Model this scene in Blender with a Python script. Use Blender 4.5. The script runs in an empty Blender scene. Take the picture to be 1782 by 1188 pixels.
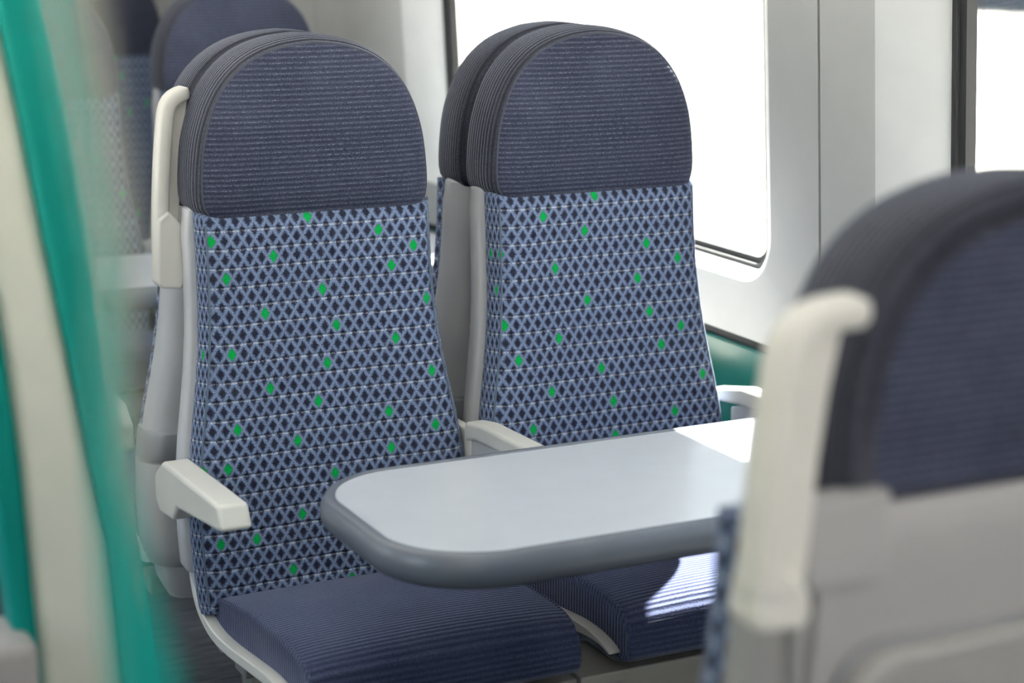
import bpy, bmesh, math, random
from mathutils import Vector, Matrix
random.seed(4)
S = bpy.context.scene
COL = S.collection

# ------------------------------------------------------------------ materials
class X:
    """tiny expression wrapper over shader math nodes"""
    def __init__(s, t, o): s.t, s.o = t, o
    def _m(s, op, *a):
        n = s.t.nodes.new('ShaderNodeMath'); n.operation = op
        for i, v in enumerate((s,) + a):
            if isinstance(v, X): s.t.links.new(v.o, n.inputs[i])
            else: n.inputs[i].default_value = v
        return X(s.t, n.outputs[0])
    def __add__(s, b): return s._m('ADD', b)
    def __sub__(s, b): return s._m('SUBTRACT', b)
    def __mul__(s, b): return s._m('MULTIPLY', b)
    def rnd(s): return s._m('ROUND')
    def abs(s): return s._m('ABSOLUTE')
    def min(s, b): return s._m('MINIMUM', b)
    def max(s, b): return s._m('MAXIMUM', b)
    def lt(s, b): return s._m('LESS_THAN', b)
    def gt(s, b): return s._m('GREATER_THAN', b)
    def sin(s): return s._m('SINE')
    def cmp(s, b, e=.1): return s._m('COMPARE', b, e)
    def ramp(s, a, b, c=0., d=1., smooth=True):
        n = s.t.nodes.new('ShaderNodeMapRange'); n.clamp = True
        if smooth: n.interpolation_type = 'SMOOTHSTEP'
        s.t.links.new(s.o, n.inputs[0])
        for i, v in enumerate((a, b, c, d)): n.inputs[i + 1].default_value = v
        return X(s.t, n.outputs[0])

def newmat(name):
    m = bpy.data.materials.new(name); m.use_nodes = True
    return m, m.node_tree, m.node_tree.nodes['Principled BSDF']

def noise(t, vec, scale, detail=2, rough=.5):
    n = t.nodes.new('ShaderNodeTexNoise'); n.inputs['Scale'].default_value = scale
    n.inputs['Detail'].default_value = detail; n.inputs['Roughness'].default_value = rough
    if vec is not None: t.links.new(vec, n.inputs['Vector'])
    return X(t, n.outputs['Fac'])

def mixc(t, f, a, b):
    n = t.nodes.new('ShaderNodeMix'); n.data_type = 'RGBA'
    if isinstance(f, X): t.links.new(f.o, n.inputs[0])
    else: n.inputs[0].default_value = f
    for i, c in ((6, a), (7, b)):
        if isinstance(c, X): t.links.new(c.o, n.inputs[i])
        else: n.inputs[i].default_value = (*c, 1)
    return X(t, n.outputs[2])

def bump(t, b, h, strength, dist):
    n = t.nodes.new('ShaderNodeBump'); n.inputs['Strength'].default_value = strength
    n.inputs['Distance'].default_value = dist
    t.links.new(h.o, n.inputs['Height']); t.links.new(n.outputs[0], b.inputs['Normal'])

def objco(t):
    tc = t.nodes.new('ShaderNodeTexCoord'); sp = t.nodes.new('ShaderNodeSeparateXYZ')
    t.links.new(tc.outputs['Object'], sp.inputs[0])
    return tc.outputs['Object'], [X(t, sp.outputs[i]) for i in range(3)]

def plain(name, col, rough=.5, metal=0., spec=.5, grain=0., coat=0.):
    m, t, b = newmat(name)
    b.inputs['Roughness'].default_value = rough; b.inputs['Metallic'].default_value = metal
    b.inputs['Specular IOR Level'].default_value = spec
    b.inputs['Coat Weight'].default_value = coat; b.inputs['Coat Roughness'].default_value = .13
    v, _ = objco(t)
    f = noise(t, v, 14, 2)
    d = tuple(c * .975 for c in col)
    c = mixc(t, f.ramp(.35, .65), d, col)
    t.links.new(c.o, b.inputs['Base Color'])
    if grain: bump(t, b, noise(t, v, 900, 2), grain, .0006)
    return m

def fabric_common(b, rough=.95):
    b.inputs['Roughness'].default_value = rough
    b.inputs['Specular IOR Level'].default_value = .15
    b.inputs['Sheen Weight'].default_value = .40
    b.inputs['Sheen Roughness'].default_value = .26
    b.inputs['Sheen Tint'].default_value = (.75, .8, 1, 1)

def ribbed(name, axis, pitch, dark, mid, light, depth, gr=.5):
    m, t, b = newmat(name); fabric_common(b)
    v, ax = objco(t)
    wob = noise(t, v, 60, 1) * .0012
    ph = (ax[axis] + wob) * (2 * math.pi / pitch)
    s = ph.sin()                                   # rib crest = 1
    sp = noise(t, v, 480, 2, .75); big = noise(t, v, 9, 2)
    base = mixc(t, (sp + big * .3).ramp(.46, .82, smooth=False), dark, mid)
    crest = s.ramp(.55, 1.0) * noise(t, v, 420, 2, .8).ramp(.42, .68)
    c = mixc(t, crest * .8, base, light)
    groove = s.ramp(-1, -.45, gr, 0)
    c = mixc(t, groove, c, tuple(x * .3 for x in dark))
    t.links.new(c.o, b.inputs['Base Color'])
    bump(t, b, s * .5 + sp * .7, .8, depth)
    return m

LW, LH, LZ = .0215, .0319, 1.115
def moquette(name, x0, greens):
    m, t, b = newmat(name); fabric_common(b)
    uv = t.nodes.new('ShaderNodeUVMap'); uv.uv_map = 'cloth'
    spx = t.nodes.new('ShaderNodeSeparateXYZ'); t.links.new(uv.outputs[0], spx.inputs[0])
    u, v = X(t, spx.outputs[0]), X(t, spx.outputs[1])
    V = uv.outputs[0]
    p = (u - x0) * (1 / LW)
    q = ((v - LZ) * -1.) * (1 / LH)
    pr, qr = p.rnd(), q.rnd()
    d1 = (p - pr).abs() + (q - qr).abs()
    p2, q2 = p - .5, q - .5
    d2 = (p2 - p2.rnd()).abs() + (q2 - q2.rnd()).abs()
    fine = noise(t, V, 560, 2, .75); jag = noise(t, V, 340, 1)
    dm = d1.min(d2 + .015) + (jag - .5) * .34
    ring = dm.ramp(.22, .33); lat = dm.ramp(.30, .47)
    bright = mixc(t, fine.ramp(.34, .64, smooth=False), (.11, .15, .26), (.26, .33, .48))
    blue = mixc(t, fine.ramp(.36, .66, smooth=False), (.034, .050, .112), (.115, .155, .27))
    light = mixc(t, lat, blue, bright)
    darkc = mixc(t, fine.ramp(.35, .65, smooth=False), (.012, .014, .03), (.042, .046, .075))
    c = mixc(t, ring, darkc, light)
    # sewn quilting lines across the panel
    sl = (q2 - q2.rnd()).abs()
    line = sl.ramp(.02, .07, 1, 0) * noise(t, V, 260, 1).ramp(.36, .52) * ring.ramp(0, 1, .3, 1)
    c = mixc(t, line * .95, c, (.50, .56, .66))
    # scattered green diamonds
    if greens is None:
        wn = t.nodes.new('ShaderNodeTexWhiteNoise'); wn.noise_dimensions = '2D'
        cb = t.nodes.new('ShaderNodeCombineXYZ')
        t.links.new(pr.o, cb.inputs[0]); t.links.new(qr.o, cb.inputs[1]); t.links.new(cb.outputs[0], wn.inputs['Vector'])
        pick = X(t, wn.outputs['Value']).gt(.935)
    else:
        idn = pr + qr * 60.
        pick = None
        for cc, rr in greens:
            k = idn.cmp(cc + rr * 60.)
            pick = k if pick is None else pick + k
    g = (d1 + (jag - .5) * .12).ramp(.33, .39, 1, 0) * pick
    gc = mixc(t, fine.ramp(.3, .7), (.0, .26, .045), (.004, .46, .095))
    c = mixc(t, g, c, gc)
    t.links.new(c.o, b.inputs['Base Color'])
    groove = sl.ramp(0, .16, 0, 1)
    bump(t, b, groove * .9 + fine * .35 + ring * .2, .9, .0026)
    return m

LEFT_GREENS = [(-2,0),(4,1),(-10,1),(7,2),(-5,2),(5,3),(-9,3),(-1,4),(8,5),(-6,5),(0,6),(5,7),(-9,7),(-1,8),(8,9),(-6,9),(-2,10),(4,11),(-9,11),(8,12),(-4,12),(4,13),(-10,13),(-1,14),(-4,16),(-8,17),(-5,19),(0,20),(-12,7),(-12,13),(-11,17)]
RIGHT_GREENS = [(-1,0),(-6,1),(-2,2),(4,3),(-10,3),(7,4),(-5,4),(3,5),(-11,5),(-2,6),(4,7),(-10,7),(7,8),(-5,8),(5,9),(-9,9),(-1,10),(9,11),(-6,11),(0,12),(6,13),(-8,13),(0,14),(-13,13),(-12,3)]
M = {}
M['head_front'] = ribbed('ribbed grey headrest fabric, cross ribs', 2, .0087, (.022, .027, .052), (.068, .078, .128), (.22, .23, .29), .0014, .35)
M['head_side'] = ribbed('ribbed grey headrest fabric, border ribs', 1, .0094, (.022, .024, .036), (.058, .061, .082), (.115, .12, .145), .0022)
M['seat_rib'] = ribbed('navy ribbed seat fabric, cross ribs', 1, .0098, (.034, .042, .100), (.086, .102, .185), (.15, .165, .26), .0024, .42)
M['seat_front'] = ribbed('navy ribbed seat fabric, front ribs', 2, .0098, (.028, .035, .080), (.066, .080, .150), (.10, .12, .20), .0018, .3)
M['moq_left'] = moquette('diamond moquette one', .019, LEFT_GREENS)
M['moq_right'] = moquette('diamond moquette two', .0095, RIGHT_GREENS)
M['moq'] = moquette('diamond moquette', .004, None)
M['pipe'] = plain('fabric piping', (.065, .072, .10), .95)
M['pipe_m'] = plain('moquette piping', (.11, .15, .21), .95)
M['cream'] = plain('cream plastic', (.74, .715, .66), .38, grain=.08)
M['shell'] = plain('pale grey plastic', (.52, .52, .535), .42, grain=.1)
M['tray'] = plain('grey plastic', (.36, .35, .335), .5, grain=.1)
M['shell_shade'] = plain('warm grey plastic', (.38, .37, .37), .42, grain=.1)  # same shell plastic, darkened to paint in the near seat's shade
M['collar'] = plain('mid grey plastic', (.30, .31, .33), .5)
M['metal'] = plain('dark painted metal', (.27, .26, .24), .5, .1)
M['steel'] = plain('brushed steel', (.55, .53, .50), .3, 1.)
M['wall'] = plain('off white wall laminate', (.40, .405, .40), .5)
M['reveal'] = plain('white window surround', (.60, .61, .61), .45)
M['dado'] = plain('teal laminate', (.0, .075, .064), .3)
M['teal'] = plain('teal paint', (.0, .225, .20), .55, spec=.15)
M['postcream'] = plain('pale post laminate', (.80, .79, .70), .5)
M['rubber'] = plain('black rubber gasket', (.012, .013, .016), .7)
M['tabletop'] = plain('pale grey table laminate', (.60, .62, .67), .34, spec=.6, coat=.55)
M['tablerim'] = plain('grey table edging', (.125, .14, .175), .26, spec=.6)
M['ceil'] = plain('white ceiling', (.75, .75, .73), .6)
M['bulk'] = plain('dark bulkhead', (.02, .02, .024), .6)

def floor_mat():
    m, t, b = newmat('streaked navy carpet'); b.inputs['Roughness'].default_value = .95
    v, ax = objco(t)
    mp = t.nodes.new('ShaderNodeMapping'); t.links.new(v, mp.inputs[0])
    mp.inputs['Scale'].default_value = (9, 190, 1)
    f = noise(t, mp.outputs[0], 1, 3, .6)
    c = mixc(t, f.ramp(.35, .7), (.018, .021, .034), (.10, .11, .13))
    t.links.new(c.o, b.inputs['Base Color'])
    return m
M['floor'] = floor_mat()

def glass_mat(name, tint, gloss, extra=None):
    m = bpy.data.materials.new(name); m.use_nodes = True; t = m.node_tree; t.nodes.clear()
    out = t.nodes.new('ShaderNodeOutputMaterial'); tr = t.nodes.new('ShaderNodeBsdfTransparent'); tr.inputs[0].default_value = (*tint, 1)
    gl = t.nodes.new('ShaderNodeBsdfGlossy'); gl.inputs['Roughness'].default_value = .02
    fr = t.nodes.new('ShaderNodeFresnel'); fr.inputs[0].default_value = 1.45
    mm = X(t, fr.outputs[0]) * gloss
    mx = t.nodes.new('ShaderNodeMixShader'); t.links.new(mm.o, mx.inputs[0]); t.links.new(tr.outputs[0], mx.inputs[1]); t.links.new(gl.outputs[0], mx.inputs[2])
    last = mx
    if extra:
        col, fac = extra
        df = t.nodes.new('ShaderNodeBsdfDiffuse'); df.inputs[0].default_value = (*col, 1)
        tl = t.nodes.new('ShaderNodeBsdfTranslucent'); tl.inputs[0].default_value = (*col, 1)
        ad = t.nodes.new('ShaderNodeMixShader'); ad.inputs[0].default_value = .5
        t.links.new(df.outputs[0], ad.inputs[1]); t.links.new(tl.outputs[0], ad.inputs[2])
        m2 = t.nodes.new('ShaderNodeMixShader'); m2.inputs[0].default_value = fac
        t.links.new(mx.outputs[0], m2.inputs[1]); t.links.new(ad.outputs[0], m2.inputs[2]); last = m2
    t.links.new(last.outputs[0], out.inputs[0])
    return m
M['glass'] = glass_mat('window glass', (.95, .97, .96), .7)
M['screen'] = glass_mat('screen glass with painted haze', (.93, .94, .93), .3, ((.52, .52, .45), .27))  # beige mixed in paints the reflected interior as a haze

# ------------------------------------------------------------------ mesh helpers
def link(name, me, parent=None, mats=()):
    o = bpy.data.objects.new(name, me); COL.objects.link(o)
    if parent: o.parent = parent
    for m in mats: me.materials.append(m)
    return o

def from_bm(name, bm, mats, parent=None, smooth=True, angle=40):
    bmesh.ops.recalc_face_normals(bm, faces=bm.faces)
    me = bpy.data.meshes.new(name); bm.to_mesh(me); bm.free()
    if smooth:
        me.shade_smooth()
        if hasattr(me, 'set_sharp_from_angle'): me.set_sharp_from_angle(angle=math.radians(angle))
    return link(name, me, parent, mats)

def bridge(bm, a, b, mi=0, closed=True):
    n = len(a); fs = []
    for i in range(n if closed else n - 1):
        j = (i + 1) % n
        f = bm.faces.new((a[i], a[j], b[j], b[i])); f.material_index = mi; fs.append(f)
    return fs

def loft(bm, rings, mi=0, cap0=True, cap1=True, closed=True):
    R = [[bm.verts.new(p) for p in r] for r in rings]
    for k in range(len(R) - 1): bridge(bm, R[k], R[k + 1], mi, closed)
    if cap0: bm.faces.new(R[0][::-1]).material_index = mi
    if cap1: bm.faces.new(R[-1]).material_index = mi
    return R

def bevelled(o, w, seg=3, angle=35):
    md = o.modifiers.new('edge', 'BEVEL'); md.width = w; md.segments = seg; md.limit_method = 'ANGLE'; md.angle_limit = math.radians(angle)
    return o

def extrude(name, poly, axis, a, b, mat, parent=None, bev=.003, seg=3):
    """poly of 2D points swept along an axis from a to b"""
    def P(p, t):
        return {'x': (t, p[0], p[1]), 'y': (p[0], t, p[1]), 'z': (p[0], p[1], t)}[axis]
    bm = bmesh.new(); loft(bm, [[P(p, a) for p in poly], [P(p, b) for p in poly]])
    o = from_bm(name, bm, [mat], parent)
    if bev: bevelled(o, bev, seg)
    return o

def box(name, x0, x1, y0, y1, z0, z1, mat, parent=None, bev=.003):
    return extrude(name, [(x0, y0), (x1, y0), (x1, y1), (x0, y1)], 'z', z0, z1, mat, parent, bev)

def tube(name, pts, r, mat, parent=None, seg=8, closed=False):
    bm = bmesh.new(); rings = []; n = len(pts)
    pts = [Vector(p) for p in pts]
    for i, p in enumerate(pts):
        if closed: d = pts[(i + 1) % n] - pts[i - 1]
        else: d = pts[min(i + 1, n - 1)] - pts[max(i - 1, 0)]
        d.normalize(); up = Vector((0, 1, 0)) if abs(d.y) < .9 else Vector((1, 0, 0))
        a = d.cross(up).normalized(); b = d.cross(a)
        rx, ry = r if isinstance(r, tuple) else (r, r)
        rings.append([p + a * math.cos(2 * math.pi * k / seg) * rx + b * math.sin(2 * math.pi * k / seg) * ry for k in range(seg)])
    if closed:
        R = [[bm.verts.new(q) for q in ring] for ring in rings]
        for k in range(n): bridge(bm, R[k], R[(k + 1) % n])
    else: loft(bm, rings)
    return from_bm(name, bm, [mat], parent)

def lerp(xs, ys, x):
    if x <= xs[0]: return ys[0]
    for i in range(1, len(xs)):
        if x <= xs[i]:
            f = (x - xs[i - 1]) / (xs[i] - xs[i - 1]); return ys[i - 1] + f * (ys[i] - ys[i - 1])
    return ys[-1]

def smooth_poly(pts, it=2):
    """Chaikin on an open polyline"""
    for _ in range(it):
        q = [pts[0]]
        for a, b in zip(pts, pts[1:]):
            q.append(tuple(.75 * u + .25 * v for u, v in zip(a, b))); q.append(tuple(.25 * u + .75 * v for u, v in zip(a, b)))
        q.append(pts[-1]); pts = q
    return pts

def resample(pts, n):
    L = [0]
    for a, b in zip(pts, pts[1:]): L.append(L[-1] + math.dist(a, b))
    return [tuple(lerp(L, [p[k] for p in pts], L[-1] * i / (n - 1)) for k in range(len(pts[0]))) for i in range(n)]

def tag(o, label, cat, group=None, kind=None):
    o['label'] = label; o['category'] = cat
    if group: o['group'] = group
    if kind: o['kind'] = kind
    return o

def struct(o, label=None, cat=None):
    o['kind'] = 'structure'
    if label: o['label'] = label; o['category'] = cat or 'structure'
    return o

def empty(name, loc, rz=0):
    o = bpy.data.objects.new(name, None); COL.objects.link(o); o.location = loc; o.rotation_euler = (0, 0, rz); o.empty_display_size = .1
    return o

# ------------------------------------------------------------------ the train seat (local: faces -Y, base on floor at z 0)
SZ = [.40, .46, .60, .70, .85, 1.0, 1.12, 1.2, 1.42]
SY = [-.11, -.108, -.100, -.088, -.066, -.046, -.036, -.034, -.031]
def yfront(z): return lerp(SZ, SY, z)
HWZ = [.40, .46, .55, .62, .69, .75, .80, .85, .90, .96, 1.04, 1.12]
HWX = [.240, .252, .258, .259, .254, .245, .236, .228, .2215, .217, .2145, .2145]
def halfw(z): return lerp(HWZ, HWX, z)

def head_outline():
    half = [(0, 1.118), (.12, 1.117), (.185, 1.117), (.206, 1.121), (.216, 1.138), (.218, 1.165), (.216, 1.20), (.2115, 1.24), (.203, 1.275), (.191, 1.308),
            (.175, 1.338), (.155, 1.363), (.130, 1.385), (.100, 1.402), (.062, 1.414), (.03, 1.419), (0, 1.421)]
    half = resample(smooth_poly(half, 2), 41)
    return half + [(-x, z) for x, z in half[-2:0:-1]]       # closed loop, starts bottom centre, up the right side

def make_headrest(parent):
    bm = bmesh.new(); O = head_outline(); cz = 1.25
    def ring(y, d):
        s = 1 - d / .205; sz = 1 - d / .16
        out = []
        for x, z in O:
            zz = cz + (z - cz) * (sz if z > cz else (1 - max(0, d - .016) / .16))
            out.append((x * s, y + (yfront(zz) + .036), zz if z > cz or d > .04 else cz + (z - cz) * (1 - max(0, d - .016) / .16)))
        return out
    side = [(.094, .036), (.0955, .02), (.091, .007), (.082, .001), (.055, 0), (.03, .0), (.006, .002), (-.012, .006), (-.022, .011)]
    front = [(-.022, .011), (-.029, .017), (-.036, .03), (-.042, .05), (-.046, .08), (-.048, .11), (-.049, .128)]
    Rs = [[bm.verts.new(p) for p in ring(y, d)] for y, d in side + front[1:]]
    ns = len(side) - 1
    for k in range(len(Rs) - 1): bridge(bm, Rs[k], Rs[k + 1], 1 if k < ns else 0)
    bm.faces.new(Rs[-1]).material_index = 0
    bm.faces.new(Rs[0][::-1]).material_index = 0
    h = from_bm('headrest', bm, [M['head_front'], M['head_side']], parent, angle=60)
    # sewn piping where border and face meet
    pts = ring(-.0235, .0125)
    tube('piping', pts, .0018, M['pipe'], h, 6, closed=True)
    return h

def make_backrest(parent, mat):
    bm = bmesh.new(); uvl = bm.loops.layers.uv.new('cloth')
    n = 60
    zs = [.445 + (1.1285 - .445) * i / (n - 1) for i in range(n)]
    def mk(y, d):
        pts = []
        def P(x, z):
            zz = z
            if z > 1.1285 - d * .5: zz = 1.1285 - d * .5
            if z < .445 + d * .3: zz = .445 + d * .3
            return (x, yfront(zz) + y, zz)
        for z in zs: pts.append(P(halfw(z) - d, z))
        m = 15
        for i in range(1, m): pts.append(P((halfw(1.12) - d) * (1 - 2 * i / m), 1.1285))
        for z in reversed(zs): pts.append(P(-(halfw(z) - d), z))
        for i in range(1, m): pts.append(P(-(halfw(.445) - d) * (1 - 2 * i / m), .445))
        return pts
    prof = [(.075, .03, .09), (.072, .012, .085), (.05, .003, .06), (.03, .0, .04), (.018, .004, .02), (.010, .011, .0), (.004, .018, -.006), (-.001, .032, 0), (-.003, .06, 0), (-.001, .10, 0), (.002, .15, 0), (.003, .195, 0)]
    Rs = []; U = {}
    for y, d, ext in prof:
        r = [bm.verts.new(p) for p in mk(y, d)]
        for v in r:
            sx = 1 if v.co.x >= 0 else -1
            U[v] = (v.co.x + sx * (ext if d < .013 or ext > .05 else 0), v.co.z)
        Rs.append(r)
    for a, b in zip(Rs, Rs[1:]): bridge(bm, a, b)
    # centre strip: pair left and right columns
    last = Rs[-1]; m = 15
    right = last[:n]; left = last[n + m - 1:n + m - 1 + n][::-1]
    for i in range(n - 1):
        bm.faces.new((right[i], left[i], left[i + 1], right[i + 1]))
    bm.faces.new(Rs[0][::-1])
    for f in bm.faces:
        for l in f.loops: l[uvl].uv = U[l.vert]
    o = from_bm('backrest', bm, [mat], parent, angle=70)
    for s in (-1, 1):
        tube('piping', [(s * (halfw(z) - .0125), yfront(z) + .0085, z) for z in [.46 + .65 * i / 40 for i in range(41)]], .0022, M['pipe_m'], o, 6)
    return o

def make_cushion(parent):
    prof = [(-.07, .405), (-.062, .44), (-.066, .464), (-.09, .474), (-.17, .494), (-.26, .509), (-.38, .520), (-.47, .523), (-.52, .520), (-.548, .510), (-.566, .493), (-.574, .470), (-.575, .447), (-.566, .432), (-.545, .427), (-.43, .437), (-.2, .414)]
    P = resample(smooth_poly(prof + [prof[0]], 2), 73)[:-1]
    cy, cz = -.32, .465
    bm = bmesh.new(); rings = []
    xs = [(-.226, .014), (-.2295, .006), (-.229, .0025), (-.224, .0), (-.213, -.002), (-.19, -.004), (-.12, -.007), (-.04, -.009), (.04, -.009), (.12, -.007), (.19, -.004), (.213, -.002), (.224, 0), (.229, .0025), (.2295, .006), (.226, .014)]
    for x, d in xs:
        rings.append([(x, cy + (y - cy) * (1 - d / .26 if d > 0 else 1), cz + (z - cz) * (1 - d / .055) if z > cz or d > 0 else z) for y, z in P])
    R = loft(bm, rings, cap0=True, cap1=True)
    bm.normal_update()
    for f in bm.faces:
        n = f.normal
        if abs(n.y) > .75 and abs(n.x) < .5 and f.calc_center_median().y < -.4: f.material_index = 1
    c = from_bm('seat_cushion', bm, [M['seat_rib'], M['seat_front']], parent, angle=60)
    for x in (-.2262, .2262):
        top = [(x, y, z + .0005) for y, z in ((y, cz + (z - cz) * .985) for y, z in P) if z > .452 and y > -.573]
        top.sort(key=lambda p: -p[1])
        tube('piping', top, .0022, M['seat_rib'], c, 6)
    return c

def shell_section(z, grow=0., y0=.062, y1=.132):
    h = halfw(min(z, 1.12)) + .0065 + min(grow, .004); a = yfront(z) + y0; b = yfront(z) + y1 + grow
    if z > 1.1: h -= .004
    r = .042
    pts = [(h - .006, a), (h, a + .006), (h + .001, b - r)]
    for k in range(1, 7):
        th = math.pi / 2 * k / 6
        pts.append((h - r + r * math.cos(th), b - r + r * math.sin(th)))
    pts += [(h * .55, b + .003), (h * .2, b + .005)]
    return pts + [(-x, y) for x, y in reversed(pts)]

def make_shell(parent, rear_detail=False, collar=False, single=False):
    dy = 0
    zs = [.508, .52, .56, .62, .68, .74, .80, .86, .92, .98, 1.04, 1.09, 1.115, 1.128, 1.133]
    if single: zs[-2:] = [1.140, 1.150]
    rings = []
    for z in zs:
        g = -.006 if z in (zs[0], zs[-1]) else 0
        y1 = .132 if not single else .138
        rings.append([(x, y, z) for x, y in shell_section(z, g, .062, min(y1, .1325 if not single else y1))])
    bm = bmesh.new(); loft(bm, rings)
    s = from_bm('back_shell', bm, [M['shell_shade'] if single else M['shell']], parent, angle=50)
    # lower shell, tucked in below the side edges
    rings = []
    for z, k, yb in ((.36, .80, -.02), (.40, .88, .0), (.46, .93, .014), (.52, .95, .024)):
        h = .262 * k
        pts = [(h, -.06), (h, yb - .03), (h - .01, yb - .008), (h - .03, yb)]
        rings.append([(x, y, z) for x, y in pts + [(-x, y) for x, y in reversed(pts)]])
    bm = bmesh.new(); loft(bm, rings)
    from_bm('lower_shell', bm, [M['shell']], parent)
    if collar:
        bm = bmesh.new()
        loft(bm, [[(x, y, z) for x, y in shell_section(z, g, .05)] for z, g in ((.648, .004), (.655, .010), (.69, .013), (.702, .010), (.706, .004))])
        from_bm('collar', bm, [M['collar']], parent)
        for z0, z1, g in ((.47, .648, .012),):
            bm = bmesh.new()
            loft(bm, [[(x, y, z) for x, y in shell_section(z, gg, .05)] for z, gg in ((.42, -.03), (.44, -.005), (.48, .004), (.56, .008), (.645, .007))])
            from_bm('base_shroud', bm, [M['shell']], parent)
    if rear_detail:
        def yb(z): return yfront(z) + .142
        for sx in (-1, 1):
            for xa, w in ((.188, .005), (.202, .004)):
                bm = bmesh.new()
                loft(bm, [[(sx * xa - w, yb(z) - .006, z), (sx * xa - w * .5, yb(z) + .0015, z), (sx * xa + w * .5, yb(z) + .0015, z), (sx * xa + w, yb(z) - .006, z)] for z in (.55, .7, .85, 1.0, 1.12)])
                from_bm('moulded_rib', bm, [M['shell_shade']], s)
            box('headrest_clip', sx * .175 - .04, sx * .175 + .03, .085, .112, 1.09, 1.166, M['shell_shade'], s, .003)
        # raised rounded panel low on the back
        rr = .04; pts = []
        for cx, cz, a0 in ((.163 - rr, 1.022 - rr, 0), (-.163 + rr, 1.022 - rr, 90), (-.163 + rr, .56 + rr, 180), (.163 - rr, .56 + rr, 270)):
            for k in range(9):
                a = math.radians(a0 + k * 90 / 8); pts.append((cx + rr * math.cos(a), cz + rr * math.sin(a)))
        bm = bmesh.new(); rings = []
        for off, d in ((-.012, 0), (.010, 0), (.016, .003), (.018, .009), (.015, .013)):
            rings.append([(x * (1 - d / .15), yb(z) + off, .79 + (z - .79) * (1 - d / .195)) for x, z in pts])
        loft(bm, rings); tr = from_bm('back_tray', bm, [M['tray']], parent, angle=50)
        bm = bmesh.new()
        loft(bm, [[(x * 1.035, yb(z) + o_, .79 + (z - .79) * 1.035) for x, z in pts] for o_ in (-.012, .0025)])
        from_bm('tray_shadow_line', bm, [M['collar']], tr, angle=50)  # darker plate edge stands in for the shadow line round the tray
    return s

def make_pan(parent):
    path = [(.005, .53), (-.004, .508), (-.020, .470), (-.044, .443), (-.08, .428), (-.125, .419), (-.20, .421), (-.30, .433), (-.44, .449), (-.50, .449), (-.540, .438), (-.562, .424)]
    path = resample(smooth_poly(path, 2), 40)
    def rail(x0, x1, y_end, name, par):
        P = [p for p in path if p[0] > y_end]; n = len(P); rings = []
        for i, (y, z) in enumerate(P):
            a = P[max(i - 1, 0)]; b = P[min(i + 1, n - 1)]
            ty, tz = b[0] - a[0], b[1] - a[1]; L = math.hypot(ty, tz); ny, nz = tz / L, -ty / L
            t = lerp([0, .12, .8, 1], [.012, .019, .019, .005], i / (n - 1))
            o_, i_ = (y - ny * t * .4, z - nz * t * .4), (y + ny * t * .6, z + nz * t * .6)
            rings.append([(x0, *o_), (x0, *i_), (x1, *i_), (x1, *o_)])
        bm = bmesh.new(); loft(bm, rings)
        return bevelled(from_bm(name, bm, [M['cream']], par, angle=30), .002, 2)
    o = rail(-.222, .222, -.50, 'seat_pan', parent)
    for sx in (-1, 1): rail(sx * .2465, sx * .2225, -.548, 'side_trim', o)
    return o

ARM = [(-.100, .731), (-.405, .742), (-.426, .706), (-.40, .699), (-.18, .672), (-.15, .643), (-.075, .636), (-.05, .655), (-.052, .70)]
def make_armrest(parent, x0, x1):
    return extrude('armrest', ARM, 'x', x0, x1, M['cream'], parent, .007, 4)

def make_panel_armrest(parent, x0, x1):
    wall = abs(x0) > .26 and abs(x1) > .26
    o = extrude('armrest', [(.0, .712), (-.12, .737), (-.41, .745), (-.424, .735), (-.42, .714), (-.12, .702), (.0, .690)] if wall else [(-.078, .728), (-.14, .738), (-.41, .745), (-.424, .735), (-.42, .714), (-.12, .702), (-.078, .690)], 'x', x0, x1, M['cream'], parent, .007, 4)
    xm = (x0 + x1) / 2
    if not wall: box('armrest_stub', x0 + .002 if xm > 0 else x1 - .022, x0 + .022 if xm > 0 else x1 - .002, -.10, .0, .64, .715, M['cream'], o, .004)
    extrude('armrest_body', [(-.08, .692), (-.12, .703), (-.415, .714), (-.39, .62), (-.08, .60)], 'x', x0 + .004, x1 - .004, M['shell'], o, .003)
    return o

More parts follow.
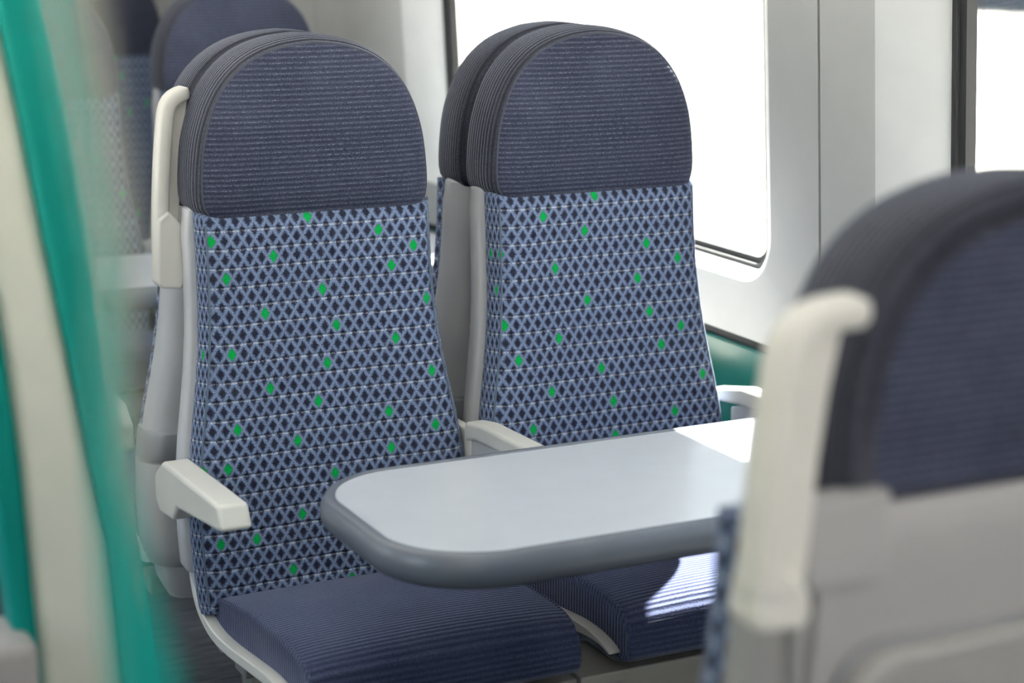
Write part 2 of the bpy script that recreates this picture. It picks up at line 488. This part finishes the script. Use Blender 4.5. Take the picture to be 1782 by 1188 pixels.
def make_handle(parent, s, zlow=.99, reach=.186, yc=.086, dx=.006, dz=0., wide=1.):
    """inverted L grab handle with a filled web, on side s"""
    path = [(.243, zlow + .02 - dz), (.2425, 1.1), (.236, 1.20), (.2285, 1.270), (.224, 1.298), (.214, 1.314), (.196, 1.3215), (reach, 1.322)]
    path = resample(smooth_poly(path, 3), 40)
    bm = bmesh.new(); rings = []
    for i, (x, z) in enumerate(path):
        a = path[max(i - 1, 0)]; b = path[min(i + 1, 39)]
        tx, tz = b[0] - a[0], b[1] - a[1]; L = math.hypot(tx, tz); nx, nz = tz / L, -tx / L
        k = 1 if 0 < i < 39 else .7
        ring = []
        for j in range(16):
            th = 2 * math.pi * j / 16; c, d = math.cos(th), math.sin(th)
            u = math.copysign(abs(c) ** .6, c) * .0135 * k; w = math.copysign(abs(d) ** .6, d) * .022 * k
            ring.append((s * (x + dx + nx * u), yc + w * .9, z + dz + nz * u))
        rings.append(ring)
    loft(bm, rings); h = from_bm('grab_handle', bm, [M['cream']], parent, angle=60)
    web = [(.240, zlow + .03), (.2385, 1.1), (.232, 1.20), (.222, 1.29), (.205, 1.312), (.186, 1.316), (.196, 1.26), (.203, 1.2), (.207, 1.14), (.210, 1.1), (.214, zlow + .03)]
    extrude('web', [(s * (x + dx), z + dz * (z > zlow + .1)) for x, z in web], 'y', yc - .004, yc + .010, M['cream'], h, .002, 2)
    low = [(.257, zlow + .008), (.250, zlow), (.214, zlow - .004), (.2075, zlow + .008), (.2095, 1.098), (.233, 1.125), (.252, 1.11)]
    extrude('handle_base', [(s * (x + dx), z) for x, z in low], 'y', yc - .024, yc + .019, M['cream'], h, .008, 4)
    return h

CACHE = {}
def make_seat(name, loc, rz, label, group, mat='moq', handle=0, arms=(), collar=False, rear=False, hkw=None, sx=1):
    r = empty(name, loc, rz)
    tag(r, label, 'seat', group)
    def shared(key, fn):
        """the first of a kind is built; later ones are copies of it and its sub-parts, sharing mesh data"""
        if key not in CACHE:
            CACHE[key] = fn(); return CACHE[key]
        src = CACHE[key]; c = src.copy(); COL.objects.link(c); c.parent = r
        for ch in list(src.children):
            d = ch.copy(); COL.objects.link(d); d.parent = c
        return c
    hd = shared('head', lambda: make_headrest(r))
    if rear: hd.scale = (1 / 1.15, 1, .90); hd.location = (-.016, 0, .136); r.scale = (1.15, 1, 1)
    shared('back' + mat, lambda: make_backrest(r, M[mat]))
    shared('cushion', lambda: make_cushion(r))
    make_shell(r, rear, collar, rear)
    shared('pan', lambda: make_pan(r))
    for a in arms:
        if a == 'aisleL': make_armrest(r, -.314, -.264)
        if a == 'aisleR': make_armrest(r, .264, .314)
        if a == 'midR': make_panel_armrest(r, .2505, .2905)
        if a == 'midL': make_panel_armrest(r, -.2905, -.2505)
        if a == 'wallR': make_panel_armrest(r, .264, .305)
        if a == 'wallL': make_panel_armrest(r, -.305, -.264)
    if handle: make_handle(r, handle, **(hkw or {}))
    if sx != 1: r.scale = (sx, 1, 1)
    return r

PX = .547; YC = .105; BAY = 2.127
G = 'navy train seats'
make_seat('train_seat', (0, 0, 0), 0, 'patterned navy train seat on the aisle, whole seat and left armrest in sharp view', G, 'moq_left', -1, ('aisleL', 'midR'))
make_seat('train_seat', (PX, 0, 0), 0, 'patterned navy train seat beside the window, half behind the table', G, 'moq_right', 0, ('wallR',))
make_seat('train_seat', (0, 2 * YC, 0), math.pi, 'train seat backing onto the sharp aisle seat, only its edges showing behind', G, 'moq', 0, ('aisleR', 'midL'), True)
make_seat('train_seat', (PX, 2 * YC, 0), math.pi, 'train seat backing onto the sharp window seat, dark headrest edge showing behind', G, 'moq', 0, ('wallL',), True)
make_seat('train_seat', (0, BAY, 0), 0, 'hazy pale-looking far aisle seat behind the glass screen with painted haze', G, 'moq', -1, ('aisleL', 'midR'))
make_seat('train_seat', (PX + .02, BAY, 0), 0, 'far window seat with dark headrest rising behind the sharp aisle seat', G, 'moq', 0, ('wallR',), sx=1.09)
make_seat('train_seat', (PX, 3.58, 0), 0, 'farthest shaded train seat glimpsed in the dark gap between two far seats', G, 'moq', 0, ('wallR',))
make_seat('train_seat', (-.036, -1.78, 0), math.pi, 'blurred near train seat seen from behind, cream back shell and grab handle', G, 'moq', 1, ('aisleR', 'midL'), False, True, dict(zlow=1.07, reach=.165, yc=.112, dx=.004))

# ------------------------------------------------------------------ support frames under the seats
def bench_frame(cx, cy, rz, label):
    r = empty('seat_support_frame', (cx, cy, 0), rz); tag(r, label, 'frame', 'metal frames under the seats')
    box('beam', -.24, .80, -.53, -.49, .352, .405, M['metal'], r, .004)
    box('beam', -.20, .78, -.16, -.10, .345, .385, M['metal'], r, .004)
    for x in (.05, .50):
        extrude('leg', [(-.47, .355), (-.40, .355), (-.28, 0), (-.36, 0)], 'x', x - .02, x + .02, M['metal'], r, .003)
    box('cover_plate', .243, .331, -.545, -.40, .392, .412, M['metal'], r, .003)
    box('steel_strip', .245, .330, -.552, -.535, .362, .378, M['steel'], r, .003)
    if rz == 0 and cy == 0: tube('cable', [(.585, -.47, .352), (.588, -.45, .30), (.575, -.43, .2), (.58, -.41, .1), (.58, -.40, .01)], .004, M['rubber'], r, 6)
    return r
bench_frame(0, 0, 0, 'dark metal beam and legs carrying the two sharp seats')
bench_frame(PX, 2 * YC, math.pi, 'dark metal frame below the seats backing onto the sharp pair')
bench_frame(0, BAY, 0, 'dark metal frame below the far seats behind the sharp pair')
bench_frame(0, 3.58, 0, 'dark metal frame below the farthest shaded seat')
bench_frame(PX, -1.78, math.pi, 'dark metal frame below the blurred near seat')

# ------------------------------------------------------------------ tables
def table_outline():
    pts = [(.90, -.434), (.40, -.434), (.06, -.436)]
    def arc(cx, cy, r, a0, a1, n):
        return [(cx + r * math.cos(math.radians(a0 + (a1 - a0) * k / n)), cy + r * math.sin(math.radians(a0 + (a1 - a0) * k / n))) for k in range(n + 1)]
    pts += arc(-.055, -.586, .150, 90, 176, 16)
    pts += arc(-.045, -.745, .160, 184, 270, 16)
    pts += [(.10, -.905), (.40, -.905), (.90, -.905)]
    return pts

def make_table(dy, label):
    r = empty('bay_table', (0, dy, 0)); tag(r, label, 'table', 'tables between facing seats')
    O = table_outline(); n = len(O)
    def inset(d):
        out = []
        for i, (x, y) in enumerate(O):
            a = O[max(i - 1, 0)]; b = O[min(i + 1, n - 1)]
            tx, ty = b[0] - a[0], b[1] - a[1]; L = math.hypot(tx, ty) or 1
            out.append((x - ty / L * d if 0 < i < n - 1 else x, y + tx / L * d))
        return out
    T = .780
    def P(d, z): return [(x, y, z) for x, y in inset(d)]
    bm = bmesh.new()
    R = loft(bm, [P(.03, T - .052), P(.014, T - .050), P(.004, T - .042), P(.0, T - .030), P(.001, T - .016), P(.006, T - .004), P(.013, T + .0015), P(.019, T + .002), P(.0235, T - .0005), P(.024, T - .004)])
    from_bm('edging', bm, [M['tablerim']], r, angle=50)
    bm = bmesh.new()
    loft(bm, [P(.0235, T - .012), P(.0235, T - .001), P(.0245, T)])
    from_bm('table_top', bm, [M['tabletop']], r, angle=30)
    extrude('bracket', [(.90, T - .052), (.35, T - .052), (.35, T - .07), (.90, T - .28)], 'y', -.70, -.64, M['shell'], r, .005)
    return r
make_table(0, 'pale grey bay table with rounded end, in front of the sharp seats')
make_table(2.015, 'far blurred table in the next bay behind the sharp seats')

# ------------------------------------------------------------------ carriage shell
WX = .93; LEAN = .055
def wx(z): return WX - LEAN * max(0, z - 1.0)
def rrect(y0, y1, z0, z1, r, n=8):
    pts = []
    for cy, cz, a0 in ((y1 - r, z1 - r, 0), (y0 + r, z1 - r, 90), (y0 + r, z0 + r, 180), (y1 - r, z0 + r, 270)):
        for k in range(n + 1):
            a = math.radians(a0 + 90 * k / n); pts.append((cy + r * math.cos(a), cz + r * math.sin(a)))
    return pts

ZB, ZT, CE = .79, 2.36, 2.36
def wall_panel(name, y0, y1, side, hole=None, mat=None):
    """one lining panel between two joints; side +1 right wall, -1 left wall"""
    XO = WX if side > 0 else -1.95
    def W(y, z): return (XO - side * LEAN * max(0, z - 1.0), y, z)
    gap = .0035
    a, b = y0 + gap, y1 - gap
    bm = bmesh.new()
    if hole:
        H = rrect(*hole, .10); n = len(H); cy = (hole[0] + hole[1]) / 2; cz = (hole[2] + hole[3]) / 2
        outer = []
        for (y, z) in H:                      # project each hole point outward onto the panel rectangle
            dy, dz = y - cy, z - cz
            ky = ((b - cy) if dy > 0 else (a - cy)) / dy if abs(dy) > 1e-6 else 1e9
            kz = ((ZT - cz) if dz > 0 else (ZB - cz)) / dz if abs(dz) > 1e-6 else 1e9
            k = min(ky, kz); outer.append((cy + dy * k, cz + dz * k))
        # make sure the rectangle corners exist
        corners = [(b, ZT), (a, ZT), (a, ZB), (b, ZB)]
        for c in corners:
            i = min(range(n), key=lambda j: math.dist(outer[j], c)); outer[i] = c
        ov = [bm.verts.new(W(*p)) for p in outer]
        iv = [bm.verts.new(W(*p)) for p in H]
        def rn(d, off): return [bm.verts.new((W(p[0], p[1])[0] + side * off, p[0] + (cy - p[0]) * d, p[1] + (cz - p[1]) * d)) for p in H]
        bridge(bm, ov, iv)
        gy0, gy1, gz0, gz1 = hole[0] + .105, hole[1] - .13, hole[2] + .012, hole[3] - .02
        Gk = rrect(gy0, gy1, gz0, gz1, .045)
        prev = iv
        for f, mi in ((.06, 1), (.15, 1), (.4, 1), (.7, 1), (1., 1)):
            e = 1 - (1 - f) ** 1.6
            cur = []
            for p, q in zip(H, Gk):
                y = p[0] + (q[0] - p[0]) * e; z = p[1] + (q[1] - p[1]) * e
                cur.append(bm.verts.new((W(y, z)[0] + side * .078 * f, y, z)))
            bridge(bm, prev, cur, mi); prev = cur
        ob = [bm.verts.new((v.co.x + side * .012, v.co.y, v.co.z)) for v in ov]
        bridge(bm, ob, ov)
        o = from_bm(name, bm, [mat or M['wall'], M['reveal']], None, angle=35)
        # flat faces should not be smoothed across: gasket and glass
        bm = bmesh.new()
        def at(pts, off): return [(W(y, z)[0] + side * off, y, z) for y, z in pts]
        G2 = rrect(gy0 + .024, gy1 - .024, gz0 + .02, gz1 - .02, .035)
        G0 = rrect(gy0 - .004, gy1 + .004, gz0 - .004, gz1 + .004, .045)
        G1 = rrect(gy0 + .010, gy1 - .010, gz0 + .008, gz1 - .008, .042)
        loft(bm, [at(G0, .085), at(G0, .068), at(G1, .066), at(G1, .074), at(G2, .076), at(G2, .098)], cap0=False, cap1=False)
        from_bm('window_gasket', bm, [M['rubber']], o, angle=30)
        bm = bmesh.new()
        loft(bm, [at(rrect(gy0 + .02, gy1 - .02, gz0 + .016, gz1 - .016, .035), .092), at(rrect(gy0 + .02, gy1 - .02, gz0 + .016, gz1 - .016, .035), .097)])
        from_bm('window_pane', bm, [M['glass']], o, smooth=False)
    else:
        loft(bm, [[W(a, ZB), W(a, 1.0), W(a, ZT), W(b, ZT), W(b, 1.0), W(b, ZB)], [(W(a, ZB)[0] + side * .02, a, ZB), (W(a, 1.)[0] + side * .02, a, 1.), (W(a, ZT)[0] + side * .02, a, ZT), (W(b, ZT)[0] + side * .02, b, ZT), (W(b, 1.)[0] + side * .02, b, 1.), (W(b, ZB)[0] + side * .02, b, ZB)]])
        o = from_bm(name, bm, [mat or M['wall']], None, smooth=False)
    struct(o)
    return o

WIN_TOP = 2.10
for k in (-2, -1, 0):  # unseen panels at the near end kept windowless to cut fill light
    j = -.2 + BAY * k
    wall_panel('wall_right', j, j + BAY, 1, k > -2 and (j + .17, j + BAY - .165, .903, WIN_TOP))
    wall_panel('wall_left', j, j + BAY, -1, k > -2 and (j + .17, j + BAY - .165, .903, WIN_TOP))
wall_panel('wall_right', 1.927, 2.44, 1)
wall_panel('wall_right', 2.44, 5.2, 1)
wall_panel('wall_left', 1.927, 4.05, -1, (2.1, 3.89, .903, WIN_TOP))  # window added in the unseen wall to daylight the far end
wall_panel('wall_left', 4.05, 5.2, -1)
# dark joints between the panels, dado below, backing
for y in (-2.327, -.2, 1.927, 2.44):
    z = ZT
    bm = bmesh.new()
    loft(bm, [[(wx(zz) + dx, yy, zz) for dx, yy in ((.004, y - .004), (.004, y + .004), (.016, y + .004), (.016, y - .004))] for zz in (.79, 1.0, ZT)])
    struct(from_bm('trim_joint', bm, [M['rubber']]))
def strip(name, y0, y1, prof, mat):
    bm = bmesh.new(); loft(bm, [[(x, y0, z) for x, z in prof], [(x, y1, z) for x, z in prof]])
    o = from_bm(name, bm, [mat], None, angle=30); struct(o); return o
strip('trim_shadow_gap', -5.2, 5.2, [(.938, .76), (.938, .792), (.97, .792), (.97, .76)], M['rubber'])
strip('wall_dado_right', -5.2, 5.2, [(.926, .0), (.926, .768), (.929, .772), (.96, .772), (.96, .0)], M['dado'])
strip('wall_dado_left', -5.2, 5.2, [(-1.95, .0), (-1.95, .79), (-1.98, .79), (-1.98, .0)], M['shell'])
struct(box('floor', -2.0, 1.05, -5.2, 5.2, -.06, 0, M['floor'], None, 0))
struct(box('ceiling', -2.0, 1.05, -5.2, 5.2, CE, CE + .05, M['ceil'], None, 0))
struct(box('wall_end', -2.0, 1.05, 5.2, 5.26, 0, CE, M['bulk'], None, 0))
struct(box('wall_behind', -2.0, 1.05, -5.26, -5.2, 0, CE, M['collar'], None, 0))
# outer body above and below the windows keeps stray daylight out
strip('wall_cove_right', -5.2, 5.2, [(1.06, 0), (1.06, .89), (1.05, .89), (1.05, 0)], M['wall'])

# unseen ceiling strips above the aisle, added as soft cool fill
def fill_strip(x, label):
    r = empty('ceiling_fill_light', (x, 0, CE)); tag(r, label, 'light', 'unseen ceiling fill strips')
    box('housing', -.06, .06, -4.6, 4.6, -.02, -.001, M['shell'], r, .003)
    m, t, b = newmat('lit diffuser'); b.inputs['Emission Color'].default_value = (.93, .96, 1, 1); b.inputs['Emission Strength'].default_value = LAMP
    b.inputs['Base Color'].default_value = (.9, .9, .9, 1)
    box('diffuser', -.045, .045, -4.55, 4.55, -.03, -.0205, m, r, 0)
LAMP = 4.
fill_strip(-.85, 'unseen white ceiling strip added as fill, over the aisle')
fill_strip(-.15, 'unseen white ceiling strip added as fill, over the aisle seats')

# ------------------------------------------------------------------ near screen post at the left edge
def band(name, L, Rr, y0, y1, mat, parent, bev=.006):
    bm = bmesh.new(); rings = []
    for (xl, zl), (xr, zr) in zip(L, Rr):
        rings.append([(xl, y0, zl), (xr, y0, zr), (xr, y1, zr), (xl, y1, zl)])
    loft(bm, rings); o = from_bm(name, bm, [mat], parent, angle=40); bevelled(o, bev, 3); return o
KP = 1.21                                # the post stands this much farther along the aisle than first measured
def ext(p):
    p = [(-1.13975 + (x + 1.13975) * KP, 1.63636 + (z - 1.63636) * KP) for x, z in p]
    """carry a measured edge on to the floor and up to head height"""
    (x0, z0), (x1, z1) = p[0], p[1]; (xa, za), (xb, zb) = p[-2], p[-1]
    s = (x0 - x1) / (z0 - z1)
    return [(x0 + s * .25, z0 + .25)] + p + [(xb + .02, zb - .3), (xb + .03, 0.0)]
R0 = ext([(-.774, 1.557), (-.756, 1.458), (-.742, 1.357), (-.728, 1.252), (-.719, 1.150), (-.706, 1.059), (-.692, .921)])
R1 = ext([(-.812, 1.557), (-.796, 1.458), (-.782, 1.357), (-.766, 1.252), (-.752, 1.150), (-.738, 1.059), (-.730, .921)])
R2 = ext([(-.858, 1.557), (-.844, 1.458), (-.832, 1.357), (-.820, 1.252), (-.812, 1.150), (-.809, 1.059), (-.803, .921)])
R3 = ext([(-.883, 1.557), (-.871, 1.458), (-.859, 1.357), (-.848, 1.252), (-.840, 1.150), (-.832, 1.059), (-.822, .921)])
scr = empty('draught_screen', (0, 0, 0)); tag(scr, 'blurred cream and teal draught screen post with glass, nearest to the viewer', 'screen')
band('post', R2, R1, -1.105, -1.06, M['postcream'], scr, .012)
band('trim_strip', R1, R0, -1.112, -1.05, M['teal'], scr, .008)
band('trim_strip', R3, R2, -1.112, -1.05, M['teal'], scr, .008)
E2 = [(-.966, 1.9), (-.960, 1.60), (-.953, 1.545), (-.949, 1.503), (-.951, 1.439), (-.950, 1.378), (-.946, 1.317), (-.94, 1.0), (-.93, .0)]
def at_z(p, z):
    q = sorted((b, a) for a, b in p); return lerp([i[0] for i in q], [i[1] for i in q], z)
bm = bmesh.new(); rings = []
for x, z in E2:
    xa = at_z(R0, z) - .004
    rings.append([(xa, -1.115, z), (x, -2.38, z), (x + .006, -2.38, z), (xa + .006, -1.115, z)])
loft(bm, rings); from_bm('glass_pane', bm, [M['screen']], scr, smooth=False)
ET = [(-.990, 1.9, .003), (-.9735, 1.60, .003), (-.9595, 1.503, .003), (-.961, 1.42, .008), (-.956, 1.37, .015), (-.949, 1.317, .025), (-.928, 1.0, .030), (-.90, .0, .028)]
band('edge_trim', [(x - w / 2, z) for x, z, w in ET], [(x + w / 2, z) for x, z, w in ET], -2.395, -2.375, M['teal'], scr, .002)
box('foot_cover', -.86, -.745, -1.16, -1.05, .0, .865, plain('warm grey cover', (.42, .38, .38), .5), scr, .012)

# ------------------------------------------------------------------ outside
gm = plain('pale sunlit concrete', (.28, .262, .24), .9)
struct(box('ground', -60, 31, -60, 90, -1.05, -1.0, gm, None, 0))
struct(box('ground_ballast', 31, 80, -60, 90, -1.10, -1.02, plain('grey ballast', (.16, .17, .18), .9), None, 0))
fb = box('fence', 31.2, 31.4, -40, 90, -1.0, 1.2, plain('slate blue fence', (.045, .06, .085), .7), None, .01)
tag(fb, 'long dark blue fence far outside the windows', 'fence')
lp = empty('lamp_post', (4.46, 8.23, -1.0)); tag(lp, 'slim grey lamp post standing outside the middle window', 'lamp post')
pm = plain('grey green paint', (.07, .085, .09), .5)
tube('pole', [(0, 0, 0), (0, 0, 1.5), (0, 0, 4.5)], .028, pm, lp, 16)
tube('base', [(0, 0, 0), (0, 0, .25)], .07, pm, lp, 16)
tube('arm', [(0, 0, 4.45), (-.3, 0, 4.6), (-.7, 0, 4.62)], .02, pm, lp, 10)
box('lamp_head', -1.1, -.65, -.08, .08, 4.58, 4.66, pm, lp, .02)

# ------------------------------------------------------------------ light
w = bpy.data.worlds.new('sky'); S.world = w; w.use_nodes = True
t = w.node_tree; bg = t.nodes['Background']
tc = t.nodes.new('ShaderNodeTexCoord'); sp = t.nodes.new('ShaderNodeSeparateXYZ'); t.links.new(tc.outputs['Generated'], sp.inputs[0])
zz = X(t, sp.outputs[2]).ramp(0., .5)
c = mixc(t, zz, (1., .97, .93), (.62, .80, 1.))
t.links.new(c.o, bg.inputs[0]); bg.inputs[1].default_value = 3.0
sl = bpy.data.lights.new('sun', 'SUN'); sl.energy = 230; sl.angle = math.radians(.6); sl.color = (1, .955, .89)
so = bpy.data.objects.new('sun', sl); COL.objects.link(so)
so.rotation_euler = Vector((.39, .62, 1.)).to_track_quat('Z', 'Y').to_euler(); so.location = (6, 9, 12)

# ------------------------------------------------------------------ camera
cd = bpy.data.cameras.new('camera'); cam = bpy.data.objects.new('camera', cd); COL.objects.link(cam)
yaw, pitch, roll = .4547, .2237, .0009
F = Vector((math.sin(yaw) * math.cos(pitch), math.cos(yaw) * math.cos(pitch), -math.sin(pitch)))
R = Vector((math.cos(yaw), -math.sin(yaw), 0)); U = R.cross(F)
Rr = R * math.cos(roll) + U * math.sin(roll); Ur = U * math.cos(roll) - R * math.sin(roll)
cam.matrix_world = Matrix(((Rr.x, Ur.x, -F.x, -1.13975), (Rr.y, Ur.y, -F.y, -3.11771), (Rr.z, Ur.z, -F.z, 1.63636), (0, 0, 0, 1)))
cd.sensor_fit = 'HORIZONTAL'; cd.sensor_width = 36; cd.lens = 3343.24 * 36 / 1782; cd.clip_start = .05; cd.clip_end = 300
cd.dof.use_dof = True; cd.dof.focus_distance = 3.30; cd.dof.aperture_fstop = 2.6
S.camera = cam
vs = S.view_settings; vs.view_transform = 'Standard'; vs.look = 'None'; vs.exposure = .05; vs.gamma = 1; vs.use_curve_mapping = False
S.cycles.use_denoising = True
S.cycles.max_bounces = 8; S.cycles.diffuse_bounces = 5; S.cycles.transparent_max_bounces = 12
